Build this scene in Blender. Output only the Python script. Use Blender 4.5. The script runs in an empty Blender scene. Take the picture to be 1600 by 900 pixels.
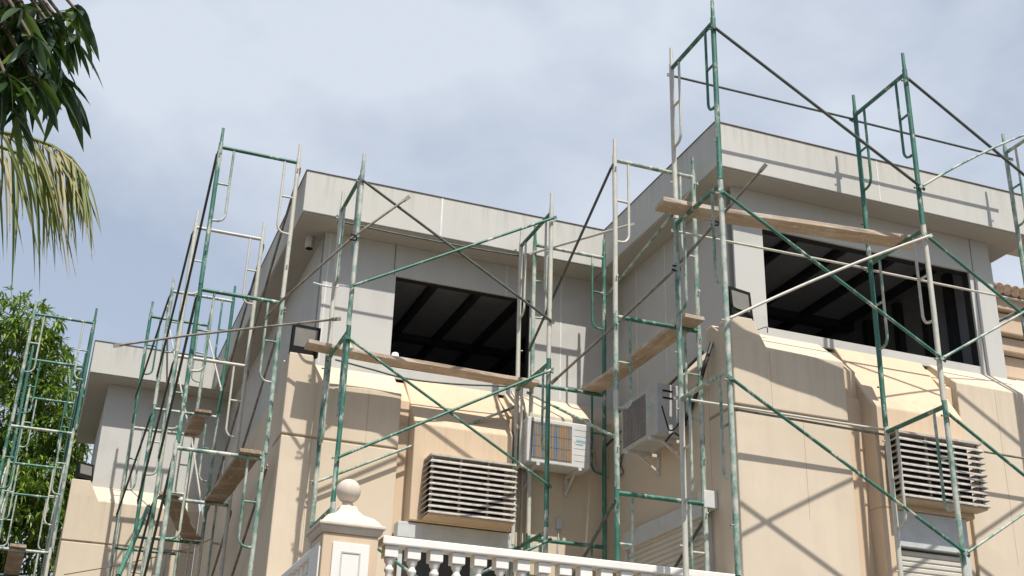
import bpy, bmesh, math, random
from mathutils import Vector, Matrix
R = math.radians
rnd = random.Random(11)
scene = bpy.context.scene
C = scene.collection

# ------------------------------------------------------------------ camera
F_PX = 1935.65
YAW, PITCH, ROLL = 0.352517, 0.420460, 0.0310072
EYE = Vector((0, 0, 1.6))
def cam_axes():
    cy, sy, cp, sp = math.cos(YAW), math.sin(YAW), math.cos(PITCH), math.sin(PITCH)
    f = Vector((sy*cp, cy*cp, sp)); ri = Vector((cy, -sy, 0)); up = ri.cross(f)
    c, s = math.cos(ROLL), math.sin(ROLL)
    return c*ri + s*up, -s*ri + c*up, f
RI, UP, FW = cam_axes()
cd = bpy.data.cameras.new('camera'); cam = bpy.data.objects.new('camera', cd); C.objects.link(cam)
cd.sensor_width = 36; cd.lens = 36*F_PX/1600; cd.clip_start = 0.05; cd.clip_end = 3000
cam.matrix_world = Matrix(((RI.x, UP.x, -FW.x, EYE.x), (RI.y, UP.y, -FW.y, EYE.y), (RI.z, UP.z, -FW.z, EYE.z), (0, 0, 0, 1)))
scene.camera = cam

# ------------------------------------------------------------------ sky and sun
SUN_DIR = Vector((-0.10, 1.0, -1.74)).normalized()      # the way the light travels
to_sun = -SUN_DIR
elev = math.asin(to_sun.z); azim = math.atan2(to_sun.x, to_sun.y)
w = bpy.data.worlds.new('World'); scene.world = w; w.use_nodes = True
nt = w.node_tree; N = nt.nodes; L = nt.links
bg = N['Background']; bg.inputs['Strength'].default_value = 0.115
sky = N.new('ShaderNodeTexSky'); sky.sky_type = 'NISHITA'; sky.sun_disc = False
sky.sun_elevation = elev; sky.sun_rotation = azim; sky.dust_density = 1.6; sky.ozone_density = 1.6; sky.air_density = 1.0
tc = N.new('ShaderNodeTexCoord'); mp = N.new('ShaderNodeMapping')
mp.inputs['Scale'].default_value = (1.0, 1.0, 1.5); mp.inputs['Rotation'].default_value = (0.3, 0.5, 0.4)
L.new(tc.outputs['Generated'], mp.inputs['Vector'])
n1 = N.new('ShaderNodeTexNoise'); n1.inputs['Scale'].default_value = 3.4; n1.inputs['Detail'].default_value = 6; n1.inputs['Roughness'].default_value = 0.50
n1.inputs['Distortion'].default_value = 0.15
L.new(mp.outputs[0], n1.inputs['Vector'])
cr = N.new('ShaderNodeValToRGB'); cr.color_ramp.elements[0].position = 0.36; cr.color_ramp.elements[1].position = 0.60
cr.color_ramp.elements[0].color = (0.48, 0.48, 0.48, 1); cr.color_ramp.elements[1].color = (0.95, 0.95, 0.95, 1)
L.new(n1.outputs['Fac'], cr.inputs['Fac'])
mx = N.new('ShaderNodeMix'); mx.data_type = 'RGBA'
mx.inputs['B'].default_value = (5.15, 5.60, 6.30, 1)
sx = N.new('ShaderNodeSeparateXYZ'); L.new(tc.outputs['Generated'], sx.inputs[0])
ad = N.new('ShaderNodeMapRange'); ad.inputs['From Min'].default_value = -0.35; ad.inputs['From Max'].default_value = 0.55; ad.inputs['To Min'].default_value = 0.0; ad.inputs['To Max'].default_value = 1.0  # clouds thinned out of view behind the camera, added to lower fill on shaded walls
L.new(sx.outputs['Y'], ad.inputs['Value'])
ml = N.new('ShaderNodeMath'); ml.operation = 'MULTIPLY'; L.new(cr.outputs['Color'], ml.inputs[0]); L.new(ad.outputs[0], ml.inputs[1])
L.new(ml.outputs[0], mx.inputs['Factor']); L.new(sky.outputs[0], mx.inputs['A'])
L.new(mx.outputs['Result'], bg.inputs['Color'])

sl = bpy.data.lights.new('sun', 'SUN'); sl.energy = 4.8; sl.angle = R(0.5); sl.color = (1.0, 0.965, 0.905)
so = bpy.data.objects.new('sun', sl); C.objects.link(so)
so.rotation_euler = SUN_DIR.to_track_quat('-Z', 'Y').to_euler(); so.location = (0, -20, 40)

scene.view_settings.view_transform = 'Standard'; scene.view_settings.look = 'None'
scene.view_settings.exposure = 0.27; scene.view_settings.gamma = 1

# ------------------------------------------------------------------ helpers
def at(px, py, x=None, y=None, z=None):
    """photo pixel (1600x900) -> world point on the plane x=, y= or z="""
    d = RI*((px-800)/F_PX) - UP*((py-450)/F_PX) + FW
    if y is not None: t = y/d.y
    elif x is not None: t = x/d.x
    else: t = (z-1.6)/d.z
    return EYE + d*t

class MB:
    def __init__(s): s.v = []; s.f = []; s.sm = []; s.mi = []
    def add(s, vs, fs, smooth=False, mi=0):
        o = len(s.v); s.v += [tuple(v) for v in vs]
        for f in fs: s.f.append([o+i for i in f]); s.sm.append(smooth); s.mi.append(mi)
        return s
    def box(s, a, b, mi=0):
        (x0, y0, z0), (x1, y1, z1) = a, b
        return s.add([(x0,y0,z0),(x1,y0,z0),(x1,y1,z0),(x0,y1,z0),(x0,y0,z1),(x1,y0,z1),(x1,y1,z1),(x0,y1,z1)],
              [(0,3,2,1),(4,5,6,7),(0,1,5,4),(1,2,6,5),(2,3,7,6),(3,0,4,7)], mi=mi)
    def obox(s, c, ax, ay, az, mi=0):       # oriented box, half-axis vectors
        c, ax, ay, az = map(Vector, (c, ax, ay, az))
        vs = [c+ax*i+ay*j+az*k for k in (-1,1) for i, j in ((-1,-1),(1,-1),(1,1),(-1,1))]
        return s.add(vs, [(0,3,2,1),(4,5,6,7),(0,1,5,4),(1,2,6,5),(2,3,7,6),(3,0,4,7)], mi=mi)
    def prism(s, poly, axis, a, b, mi=0):   # poly in the other two axes, extruded along axis
        def mk(p, t):
            return {'x': (t, p[0], p[1]), 'y': (p[0], t, p[1]), 'z': (p[0], p[1], t)}[axis]
        n = len(poly)
        vs = [mk(p, a) for p in poly] + [mk(p, b) for p in poly]
        fs = [list(range(n)), list(range(2*n-1, n-1, -1))] + [(i, n+i, n+(i+1) % n, (i+1) % n) for i in range(n)]
        return s.add(vs, fs, mi=mi)
    def tube(s, pts, r, n=8, mi=0, caps=True):
        pts = [Vector(p) for p in pts]; m = len(pts)
        rs = r if isinstance(r, (list, tuple)) else [r]*m
        t0 = (pts[1]-pts[0]).normalized()
        ref = Vector((0,0,1)) if abs(t0.z) < 0.9 else Vector((1,0,0))
        u = t0.cross(ref).normalized(); vs = []
        for i, p in enumerate(pts):
            t = (pts[min(i+1, m-1)]-pts[max(i-1, 0)]).normalized()
            u = (u - t*u.dot(t)).normalized(); v = t.cross(u)
            for k in range(n):
                a = 2*math.pi*k/n; vs.append(p+(u*math.cos(a)+v*math.sin(a))*rs[i])
        fs = [(i*n+k, i*n+(k+1) % n, (i+1)*n+(k+1) % n, (i+1)*n+k) for i in range(m-1) for k in range(n)]
        s.add(vs, fs, True, mi)
        if caps: s.add(vs[:n], [list(range(n-1, -1, -1))], False, mi); s.add(vs[-n:], [list(range(n))], False, mi)
        return s
    def lathe(s, c, prof, n=16, mi=0):      # prof: (radius, z) from bottom to top
        c = Vector(c); vs = []
        for r, z in prof:
            for k in range(n):
                a = 2*math.pi*k/n; vs.append(c+Vector((r*math.cos(a), r*math.sin(a), z)))
        m = len(prof)
        fs = [(i*n+k, i*n+(k+1) % n, (i+1)*n+(k+1) % n, (i+1)*n+k) for i in range(m-1) for k in range(n)]
        s.add(vs, fs, True, mi)
        s.add(vs[:n], [list(range(n-1, -1, -1))], False, mi); s.add(vs[-n:], [list(range(n))], False, mi)
        return s
    def build(s, name, mats, parent=None, bevel=0, fix=True):
        me = bpy.data.meshes.new(name); me.from_pydata(s.v, [], s.f)
        me.polygons.foreach_set('use_smooth', s.sm)
        mats = mats if isinstance(mats, (list, tuple)) else [mats]
        for m in mats: me.materials.append(m)
        me.polygons.foreach_set('material_index', s.mi)
        if fix:
            bm = bmesh.new(); bm.from_mesh(me); bmesh.ops.recalc_face_normals(bm, faces=bm.faces); bm.to_mesh(me); bm.free()
        me.update()
        o = bpy.data.objects.new(name, me); C.objects.link(o)
        if parent is not None:
            o.parent = parent; o.matrix_parent_inverse = parent_world(parent).inverted()
        if bevel:
            b = o.modifiers.new('bevel', 'BEVEL'); b.width = bevel; b.segments = 2; b.limit_method = 'ANGLE'
        return o
def parent_world(o):
    m = o.matrix_basis.copy()
    if o.parent is not None: m = parent_world(o.parent) @ o.matrix_parent_inverse @ m
    return m
def tag(o, label=None, cat=None, group=None, kind=None):
    if label: o['label'] = label
    if cat: o['category'] = cat
    if group: o['group'] = group
    if kind: o['kind'] = kind
    return o
def empty(name, loc, label, cat, group=None):
    o = bpy.data.objects.new(name, None); C.objects.link(o); o.location = loc; o.empty_display_size = 0.2
    return tag(o, label, cat, group)

# ------------------------------------------------------------------ materials
def base_mat(name, rough=0.8, metal=0.0):
    m = bpy.data.materials.new(name); m.use_nodes = True
    p = m.node_tree.nodes['Principled BSDF']; p.inputs['Roughness'].default_value = rough; p.inputs['Metallic'].default_value = metal
    return m, m.node_tree, p
def nnode(t, vec, scale, detail=4, rough=0.6, stretch=(1,1,1)):
    mp = t.nodes.new('ShaderNodeMapping'); mp.inputs['Scale'].default_value = stretch
    t.links.new(vec, mp.inputs['Vector'])
    n = t.nodes.new('ShaderNodeTexNoise'); n.inputs['Scale'].default_value = scale; n.inputs['Detail'].default_value = detail; n.inputs['Roughness'].default_value = rough
    t.links.new(mp.outputs[0], n.inputs['Vector']); return n.outputs['Fac']
def ramp(t, fac, stops):
    r = t.nodes.new('ShaderNodeValToRGB'); e = r.color_ramp.elements
    while len(e) < len(stops): e.new(0.5)
    for k, (p, c) in enumerate(stops):
        e[k].position = p; e[k].color = (*c, 1) if len(c) == 3 else c
    t.links.new(fac, r.inputs['Fac']); return r.outputs['Color']
def mixc(t, fac, a, b, mode='MIX'):
    m = t.nodes.new('ShaderNodeMix'); m.data_type = 'RGBA'; m.blend_type = mode
    for s, v in (('Factor', fac), ('A', a), ('B', b)):
        if isinstance(v, (int, float)): m.inputs[s].default_value = v
        elif isinstance(v, tuple): m.inputs[s].default_value = (*v, 1)
        else: t.links.new(v, m.inputs[s])
    return m.outputs['Result']
def bump(t, p, fac, strength, dist=0.01):
    b = t.nodes.new('ShaderNodeBump'); b.inputs['Strength'].default_value = strength; b.inputs['Distance'].default_value = dist
    t.links.new(fac, b.inputs['Height']); t.links.new(b.outputs[0], p.inputs['Normal'])
def geo_pos(t): return t.nodes.new('ShaderNodeNewGeometry').outputs['Position']
def plain(name, c, rough=0.6, metal=0.0, var=0.12, scale=6, bmp=0.0):
    m, t, p = base_mat(name, rough, metal); v = geo_pos(t)
    f = nnode(t, v, scale, 5)
    lo = tuple(x*(1-var) for x in c); hi = tuple(min(1, x*(1+var)) for x in c)
    t.links.new(ramp(t, f, [(0.3, lo), (0.7, hi)]), p.inputs['Base Color'])
    if bmp: bump(t, p, nnode(t, v, scale*18, 3), bmp)
    return m
def stucco(name, c, streak=0.10, stain=(0.30, 0.22, 0.15), stain_amt=0.25, fine=0.15, rough=0.9, drips=None, patch=None):
    m, t, p = base_mat(name, rough); v = geo_pos(t)
    big = nnode(t, v, 0.9, 5, 0.6)
    lo = tuple(x*0.93 for x in c); hi = tuple(min(1, x*1.06) for x in c)
    col = ramp(t, big, [(0.3, lo), (0.72, hi)])
    st = nnode(t, v, 7.0, 5, 0.65, (1, 1, 0.10))
    col = mixc(t, ramp(t, st, [(0.42, (0,0,0)), (0.75, (streak*3,)*3)]), col, tuple(x*0.72 for x in c))
    sp = nnode(t, v, 26.0, 3, 0.6)
    col = mixc(t, ramp(t, sp, [(0.66, (0,0,0)), (0.80, (stain_amt,)*3)]), col, stain)
    pt = nnode(t, v, 1.7, 6, 0.7)
    col = mixc(t, ramp(t, pt, [(0.56, (0,0,0)), (0.68, (0.22,)*3)]), col, tuple(min(1, x*1.12) for x in c))
    if patch:
        pn = nnode(t, v, 0.55, 2, 0.4, (1, 1, 1.6))
        col = mixc(t, ramp(t, pn, [(0.50, (0,0,0)), (0.53, (0.8,)*3)]), col, patch)
    if drips:
        top, length, amt, dc = drips
        sx_ = t.nodes.new('ShaderNodeSeparateXYZ'); t.links.new(v, sx_.inputs[0])
        mr = t.nodes.new('ShaderNodeMapRange'); mr.inputs['From Min'].default_value = top-length; mr.inputs['From Max'].default_value = top
        t.links.new(sx_.outputs['Z'], mr.inputs['Value'])
        ab = t.nodes.new('ShaderNodeMath'); ab.operation = 'LESS_THAN'; ab.inputs[1].default_value = top+0.03; t.links.new(sx_.outputs['Z'], ab.inputs[0])
        dn = nnode(t, v, 11.0, 4, 0.7, (1, 1, 0.06))
        th = t.nodes.new('ShaderNodeMapRange'); th.inputs['From Min'].default_value = 0.47; th.inputs['From Max'].default_value = 0.70; t.links.new(dn, th.inputs['Value'])
        m1 = t.nodes.new('ShaderNodeMath'); m1.operation = 'MULTIPLY'; t.links.new(mr.outputs[0], m1.inputs[0]); t.links.new(th.outputs[0], m1.inputs[1])
        m2 = t.nodes.new('ShaderNodeMath'); m2.operation = 'MULTIPLY'; t.links.new(m1.outputs[0], m2.inputs[0]); t.links.new(ab.outputs[0], m2.inputs[1])
        m3 = t.nodes.new('ShaderNodeMath'); m3.operation = 'MULTIPLY'; m3.inputs[1].default_value = amt; t.links.new(m2.outputs[0], m3.inputs[0])
        col = mixc(t, m3.outputs[0], col, dc)
    t.links.new(col, p.inputs['Base Color'])
    bump(t, p, nnode(t, v, 70, 4), fine, 0.006)
    return m
def pole_mat(name, lo, hi, pale_lift=0.0):
    m, t, p = base_mat(name, 0.5, 0.0); v = geo_pos(t)
    f = nnode(t, v, 3.2, 6, 0.68, (2.2, 2.2, 0.8))
    g = nnode(t, v, 40.0, 4, 0.7, (1, 1, 0.5))
    ad = t.nodes.new('ShaderNodeMath'); ad.operation = 'MULTIPLY_ADD'; ad.inputs[1].default_value = 0.22; t.links.new(g, ad.inputs[0]); t.links.new(f, ad.inputs[2])
    green = ramp(t, nnode(t, v, 6, 3), [(0.3, (0.020, 0.095, 0.062)), (0.7, (0.050, 0.180, 0.125))])
    pale = ramp(t, nnode(t, v, 11, 4), [(0.32-pale_lift, (0.17, 0.30, 0.235)), (0.50-pale_lift, (0.42, 0.44, 0.37)), (0.75-pale_lift, (0.53, 0.49, 0.41))])
    col = mixc(t, ramp(t, ad.outputs[0], [(lo, (0,0,0)), (hi, (1,1,1))]), green, pale)
    ru = nnode(t, v, 30, 4, 0.7)
    col = mixc(t, ramp(t, ru, [(0.65, (0,0,0)), (0.76, (0.7,)*3)]), col, (0.15, 0.10, 0.065))
    t.links.new(col, p.inputs['Base Color'])
    bump(t, p, g, 0.35, 0.004); return m
M = {}
M['g'] = pole_mat('paint green', 0.66, 0.75)
M['m'] = pole_mat('paint worn', 0.47, 0.66)
M['c'] = pole_mat('paint cream', 0.38, 0.47, 0.16)
M['k'] = plain('dark steel', (0.075, 0.088, 0.075), 0.55, 0.3, 0.35, 12)
M['b'] = plain('brown steel', (0.21, 0.185, 0.15), 0.6, 0.2, 0.4, 10)
M['clad'] = stucco('grey cladding', (0.485, 0.470, 0.425), 0.07, (0.28, 0.25, 0.22), 0.14, 0.06, 0.75, (9.05, 0.45, 0.45, (0.27, 0.25, 0.215)), (0.475, 0.455, 0.40))
M['clad_wall'] = stucco('grey wall cladding', (0.465, 0.452, 0.415), 0.08, (0.25, 0.23, 0.21), 0.14, 0.06, 0.8, None, (0.49, 0.478, 0.44))
M['soffit'] = stucco('soffit board', (0.37, 0.35, 0.315), 0.04, (0.22, 0.2, 0.18), 0.1, 0.05, 0.85)
M['joint'] = plain('joint filler', (0.62, 0.61, 0.58), 0.7)
M['trim'] = plain('edge trim', (0.20, 0.165, 0.14), 0.6, 0.0, 0.3)
M['beige'] = stucco('beige stucco', (0.585, 0.490, 0.368), 0.07, drips=(6.40, 0.8, 0.32, (0.33, 0.26, 0.18)), patch=(0.555, 0.465, 0.345))
M['peach'] = stucco('peach stucco', (0.595, 0.455, 0.312), 0.10, drips=(6.02, 0.8, 0.30, (0.34, 0.24, 0.15)))
M['groove'] = plain('groove shade', (0.34, 0.265, 0.19), 0.9)
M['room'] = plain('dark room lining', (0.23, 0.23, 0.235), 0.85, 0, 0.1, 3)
M['beam'] = plain('black steel beam', (0.022, 0.022, 0.023), 0.6)
M['white'] = stucco('white paint', (0.74, 0.70, 0.64), 0.08, (0.35, 0.27, 0.2), 0.35, 0.08, 0.7)
M['cap'] = stucco('stained white plaster', (0.58, 0.50, 0.41), 0.16, (0.34, 0.23, 0.13), 0.5, 0.12, 0.8)
M['metal'] = plain('white enamel', (0.54, 0.535, 0.51), 0.45, 0.0, 0.08)
M['greymetal'] = plain('grey enamel', (0.47, 0.48, 0.46), 0.5, 0.0, 0.1)
M['louv'] = plain('weathered louvre blade', (0.44, 0.40, 0.35), 0.6, 0.1, 0.3, 14)
M['black'] = plain('black plastic', (0.012, 0.012, 0.012), 0.75)
M['black'].node_tree.nodes['Principled BSDF'].inputs['Specular IOR Level'].default_value = 0.15
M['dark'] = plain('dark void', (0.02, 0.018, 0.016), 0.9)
M['hose'] = plain('black hose', (0.02, 0.02, 0.02), 0.6)
M['shut'] = plain('cream shutter', (0.52, 0.48, 0.41), 0.6, 0, 0.08, 4)
M['soil'] = stucco('sandy ground', (0.14, 0.118, 0.092), 0.05)
M['pave'] = stucco('paving', (0.13, 0.122, 0.11), 0.05)
M['trunk'] = plain('bark', (0.16, 0.12, 0.085), 0.95, 0, 0.4, 9, 0.5)
M['rust'] = plain('galvanised pipe', (0.42, 0.40, 0.37), 0.45, 0.5, 0.2)
M['tile'] = plain('clay roof tile', (0.33, 0.22, 0.14), 0.85, 0, 0.35, 9, 0.3)
M['sand'] = stucco('sandy cornice', (0.55, 0.41, 0.28), 0.1)
M['yellow'] = plain('yellow label', (0.75, 0.55, 0.03), 0.5)
def wood_mat(name, a, b):
    m, t, p = base_mat(name, 0.85)
    v = t.nodes.new('ShaderNodeTexCoord').outputs['Object']
    f = nnode(t, v, 5, 6, 0.65, (0.6, 9, 9)); g = nnode(t, v, 3, 4, 0.6)
    col = ramp(t, f, [(0.25, a), (0.75, b)])
    col = mixc(t, ramp(t, g, [(0.5, (0,0,0)), (0.75, (0.55,)*3)]), col, (0.62, 0.57, 0.49))
    col = mixc(t, ramp(t, nnode(t, v, 14, 4, 0.7), [(0.60, (0,0,0)), (0.68, (0.7,)*3)]), col, (0.60, 0.58, 0.54))
    t.links.new(col, p.inputs['Base Color']); bump(t, p, f, 0.6, 0.006); return m
M['wood'] = wood_mat('scaffold board', (0.27, 0.195, 0.135), (0.50, 0.395, 0.285))
M['wood_dark'] = wood_mat('dark scaffold board', (0.20, 0.135, 0.09), (0.38, 0.28, 0.19))
def glass_mat(name, c, rough):
    m, t, p = base_mat(name, rough); v = geo_pos(t)
    t.links.new(ramp(t, nnode(t, v, 4, 3), [(0.3, tuple(x*0.8 for x in c)), (0.7, c)]), p.inputs['Base Color'])
    p.inputs['Specular IOR Level'].default_value = 0.8 if rough < 0.2 else 0.25; return m
M['lens'] = glass_mat('lamp glass', (0.22, 0.21, 0.185), 0.5)
M['glass'] = glass_mat('dark window glass', (0.045, 0.038, 0.030), 0.25)
def leaf_mat(name, a, b, c, rough=0.42, trans=0.3):
    m, t, p = base_mat(name, rough)
    g = t.nodes.new('ShaderNodeNewGeometry')
    col = ramp(t, g.outputs['Random Per Island'], [(0.0, a), (0.55, b), (1.0, c)])
    t.links.new(col, p.inputs['Base Color'])
    tr = t.nodes.new('ShaderNodeBsdfTranslucent'); t.links.new(mixc(t, 0.5, col, (0.10, 0.22, 0.02)), tr.inputs['Color'])
    ms = t.nodes.new('ShaderNodeMixShader'); ms.inputs[0].default_value = trans
    t.links.new(p.outputs[0], ms.inputs[1]); t.links.new(tr.outputs[0], ms.inputs[2])
    t.links.new(ms.outputs[0], t.nodes['Material Output'].inputs['Surface']); return m
M['leaf'] = leaf_mat('tree leaf', (0.055, 0.115, 0.016), (0.14, 0.225, 0.026), (0.29, 0.345, 0.055))
M['mango'] = leaf_mat('mango leaf', (0.012, 0.032, 0.010), (0.020, 0.050, 0.013), (0.09, 0.14, 0.018), 0.38, 0.2)
M['palm'] = leaf_mat('palm leaflet', (0.08, 0.13, 0.022), (0.18, 0.20, 0.042), (0.38, 0.29, 0.14), 0.55, 0.25)
def stripe_mat():
    m, t, p = base_mat('striped coil film', 0.45)
    v = t.nodes.new('ShaderNodeTexCoord').outputs['Object']
    f = nnode(t, v, 26, 1, 0.4, (1, 0.02, 0.05))
    col = ramp(t, f, [(0.36, (0.09, 0.15, 0.22)), (0.46, (0.20, 0.18, 0.15)), (0.52, (0.27, 0.17, 0.085)), (0.62, (0.30, 0.18, 0.075)), (0.7, (0.13, 0.16, 0.20))])
    t.links.new(col, p.inputs['Base Color']); return m
M['stripe'] = stripe_mat()

# ------------------------------------------------------------------ ground
g = MB(); g.add([(-600,-600,0),(600,-600,0),(600,900,0),(-600,900,0)], [(0,1,2,3)])
tag(g.build('ground', M['soil']), kind='structure')
g = MB(); g.add([(-5,2,0.004),(14,2,0.004),(14,10.3,0.004),(-5,10.3,0.004)], [(0,1,2,3)])
tag(g.build('pavement', M['pave']), kind='structure')

# ------------------------------------------------------------------ the house
ZS, ZT = 8.49, 9.065                # soffit and roof edge
YFB, YFA, YFC = 10.43, 13.405, 20.58      # eave planes of the right, middle and left wings
YWB, YWA, YWC = 10.766, 13.81, 21.02      # upper walls
Y1B, Y1A, Y1C = 10.35, 13.40, 20.50      # lower walls
XFB, XFA, XFC = 6.215, 2.204, 0.175
XWB, XWA, XWC = 6.578, 2.585, 0.52
X1B, X1A, X1C = 6.25, 2.235, 0.195
ZK, ZP, ZU = 6.37, 6.65, 6.72             # kink of the sloped ledge, pier top, foot of the upper wall
XEND = 10.16
house = empty('house', (6, 14, 0), 'beige and grey villa under renovation behind the scaffolding with two open upper windows', 'house')

# roofs: eave ring with soffit
def roof(name, x0, x1, y0, y1):
    MB().box((x0, y0, ZS+0.02), (x1, y1, ZT)).build('fascia', M['clad'], house, 0.006)
    MB().box((x0+0.02, y0+0.02, ZS), (x1-0.003, y1-0.003, ZS+0.018)).build('soffit', M['soffit'], house)
    MB().box((x0-0.010, y0-0.012, ZT+0.001), (x1, y1, ZT+0.008)).build('roof_trim', M['trim'], house)
roof('a', XFA, XFB-0.003, YFA, YFC-0.003)
roof('b', XFB, 10.60, YFB, 18.5)
roof('c', XFC, 6.0, YFC, 24.9)
e = MB().box((10.603, YFB, ZS+0.003), (13.6, 10.93, ZT)); e.build('fascia', M['clad'], house, 0.006)
MB().box((10.603, YFB-0.012, ZT+0.001), (13.6, 10.93, ZT+0.008)).build('roof_trim', M['trim'], house)
# joints in the fascias
def joint(px, py, y, z0, z1, wdt=0.022, mat='joint'):
    p = at(px, py, y=y)
    MB().box((p.x-wdt/2, y-0.003, z0), (p.x+wdt/2, y+0.01, z1)).build('joint_strip', M[mat], house)
joint(690, 340, YFA, ZS+0.03, ZT-0.005); joint(943, 390, YFA, ZS+0.03, ZT-0.005)
joint(1372, 280, YFB, ZS+0.03, ZT-0.005, 0.016)
joint(617, 410, YWA, 8.06, ZS-0.005, 0.014, 'trim'); joint(512, 420, YWA, 6.75, ZS-0.005, 0.014)
joint(792, 430, YWA, 8.06, ZS-0.005, 0.014); joint(877, 450, YWA, 6.75, ZS-0.005, 0.016)
joint(1520, 420, YWB, 6.75, ZS-0.005, 0.012, 'trim')
for yy in (11.6, 12.4, 13.2):
    MB().box((XWB-0.003, yy, 6.75), (XWB+0.01, yy+0.018, ZS-0.005)).build('joint_strip', M['joint'], house)

# upper walls with real openings
def front_wall(x0, x1, y, z0, z1, win=None, th=0.13):
    m = MB()
    if win:
        a, b, c, d = win; th = 0.03
        q = MB(); g_ = 0.002; ya_, yb_ = y+th+0.002, y+0.131
        q.box((a-0.06,ya_,c-0.06),(a+g_,yb_,d+0.06)); q.box((b-g_,ya_,c-0.06),(b+0.06,yb_,d+0.06)); q.box((a+g_+0.001,ya_,c-0.06),(b-g_-0.001,yb_,c+g_)); q.box((a+g_+0.001,ya_,d-g_),(b-g_-0.001,yb_,d+0.06))
        q.build('window_frame', M['beam'], house)
        m.box((x0,y,z0),(a,y+th,z1)); m.box((b,y,z0),(x1,y+th,z1)); m.box((a,y,z0),(b,y+th,c)); m.box((a,y,d),(b,y+th,z1))
    else: m.box((x0,y,z0),(x1,y+th,z1))
    return m
WA = (at(608,573,y=YWA).x+0.003, at(828,500,y=YWA).x, 6.84, 8.055)
WB = (at(1195,430,y=YWB).x, at(1524,500,y=YWB).x, 6.815, 8.035)
front_wall(XWA, XWB-0.003, YWA, ZU-0.02, ZS-0.003, WA).build('upper_wall', M['clad_wall'], house)
front_wall(XWB, XEND, YWB, ZU-0.02, ZS-0.003, WB).build('upper_wall', M['clad_wall'], house)
front_wall(XWC, XWA-0.003, YWC, ZU-0.02, ZS-0.003).build('upper_wall', M['clad_wall'], house)
MB().box((XWB, YWB+0.132, ZU-0.02), (XWB+0.13, YWA-0.002, ZS-0.003)).build('upper_wall', M['clad_wall'], house)
MB().box((XWA, YWA+0.132, ZU-0.02), (XWA+0.13, YWC-0.002, ZS-0.003)).build('upper_wall', M['clad_wall'], house)
MB().box((XWC, YWC+0.132, ZU-0.02), (XWC+0.13, 24.6, ZS-0.003)).build('upper_wall', M['clad_wall'], house)
g1 = at(1432,420,x=10.0); g2 = at(1455,404,x=10.0)
GAP = (g1.y-0.15, g1.y+0.40, g1.z-0.10, g1.z+0.08)      # a missing panel high in the side wall
m = MB(); a, b, c, d = GAP
m.box((XEND-0.13, YWB+0.132, ZU-0.02), (XEND, a, ZS-0.003)); m.box((XEND-0.13, b, ZU-0.02), (XEND, 18.3, ZS-0.003))
m.box((XEND-0.13, a, ZU-0.02), (XEND, b, c)); m.box((XEND-0.13, a, d), (XEND, b, ZS-0.003)); m.build('upper_wall', M['clad_wall'], house)
MB().box((XEND+0.002, YWB+0.03, ZU-0.02), (XEND+0.05, YWB+0.09, 8.25)).build('corner_flange', M['greymetal'], house)
# rooms behind the openings
def room(x0, x1, y0, y1, z0, z1, gap=None):
    t = 0.05; m = MB()
    m.box((x0-t,y0,z1),(x1+t,y1+t,z1+t)); m.box((x0-t,y0,z0-t),(x1+t,y1+t,z0))
    m.box((x0-t,y0,z0),(x0,y1,z1)); m.box((x0-t,y1,z0),(x1+t,y1+t,z1))
    if gap:
        a, b, c, d = gap
        m.box((x1,y0,z0),(x1+t,a,z1)); m.box((x1,b,z0),(x1+t,y1,z1)); m.box((x1,a,z0),(x1+t,b,c)); m.box((x1,a,d),(x1+t,b,z1))
    else: m.box((x1,y0,z0),(x1+t,y1,z1))
    return m.build('room_interior', M['room'], house)
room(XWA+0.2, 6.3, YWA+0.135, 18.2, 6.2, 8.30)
for x in (2.95, 3.56, 4.17, 4.78, 5.39, 6.0):
    MB().box((x-0.045, YWA+0.14, 8.21), (x+0.045, 18.19, 8.298)).build('ceiling_beam', M['beam'], house)
MB().box((XWA+0.22, 16.2, 8.20), (6.29, 16.32, 8.297)).build('ceiling_beam', M['beam'], house)
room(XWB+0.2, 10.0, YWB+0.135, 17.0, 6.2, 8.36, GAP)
for x in (7.05, 7.75, 8.45, 9.15, 9.8):
    MB().box((x-0.045, YWB+0.14, 8.27), (x+0.045, 16.99, 8.358)).build('ceiling_beam', M['beam'], house)
MB().box((XWB+0.22, 13.3, 8.24), (9.99, 13.44, 8.357)).build('ceiling_beam', M['beam'], house)
for y in (11.3, 11.75, 12.3, 12.95):
    MB().box((9.90, y-0.05, 6.21), (9.998, y+0.05, 8.24)).build('wall_stud', M['beam'], house)

# lower walls: panels with a sloped ledge, corner piers, projecting window bays
def panel(x0, x1, y1, yw, zb=0.0):
    return MB().prism([(y1, zb), (y1, ZK), (yw-0.002, ZU), (yw+0.12, ZU-0.004), (yw+0.12, zb)], 'x', x0, x1)
def pier(x0, y1, wd=0.42, top=0.25):
    z0 = ZG+0.013
    b = [(x0-0.003,y1-0.003),(x0+wd,y1-0.003),(x0+wd,y1+wd),(x0-0.003,y1+wd)]; t = [(x0-0.003,y1-0.003),(x0+top,y1-0.003),(x0+top,y1+top),(x0-0.003,y1+top)]
    vs = [(*p, z0) for p in b]+[(*p, ZK-0.02) for p in b]+[(*p, ZP+0.03) for p in t]
    fs = [(0,3,2,1),(8,9,10,11)]+[(i, (i+1) % 4, 4+(i+1) % 4, 4+i) for i in range(4)]+[(4+i, 4+(i+1) % 4, 8+(i+1) % 4, 8+i) for i in range(4)]
    return MB().add(vs, fs)
def side_panel(x1, xw, y0, y1, zb=0.0):
    return MB().prism([(x1, zb), (x1, ZK), (xw-0.002, ZU), (xw+0.1, ZU-0.004), (xw+0.1, zb)], 'y', y0, y1)
BAYA = (3.72, 4.93, 13.20); BAYB = (7.80, 8.96, 10.20)
ZG = 5.70
lw = lambda m, mat='beige': m.build('lower_wall', M[mat], house, 0.012)
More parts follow.
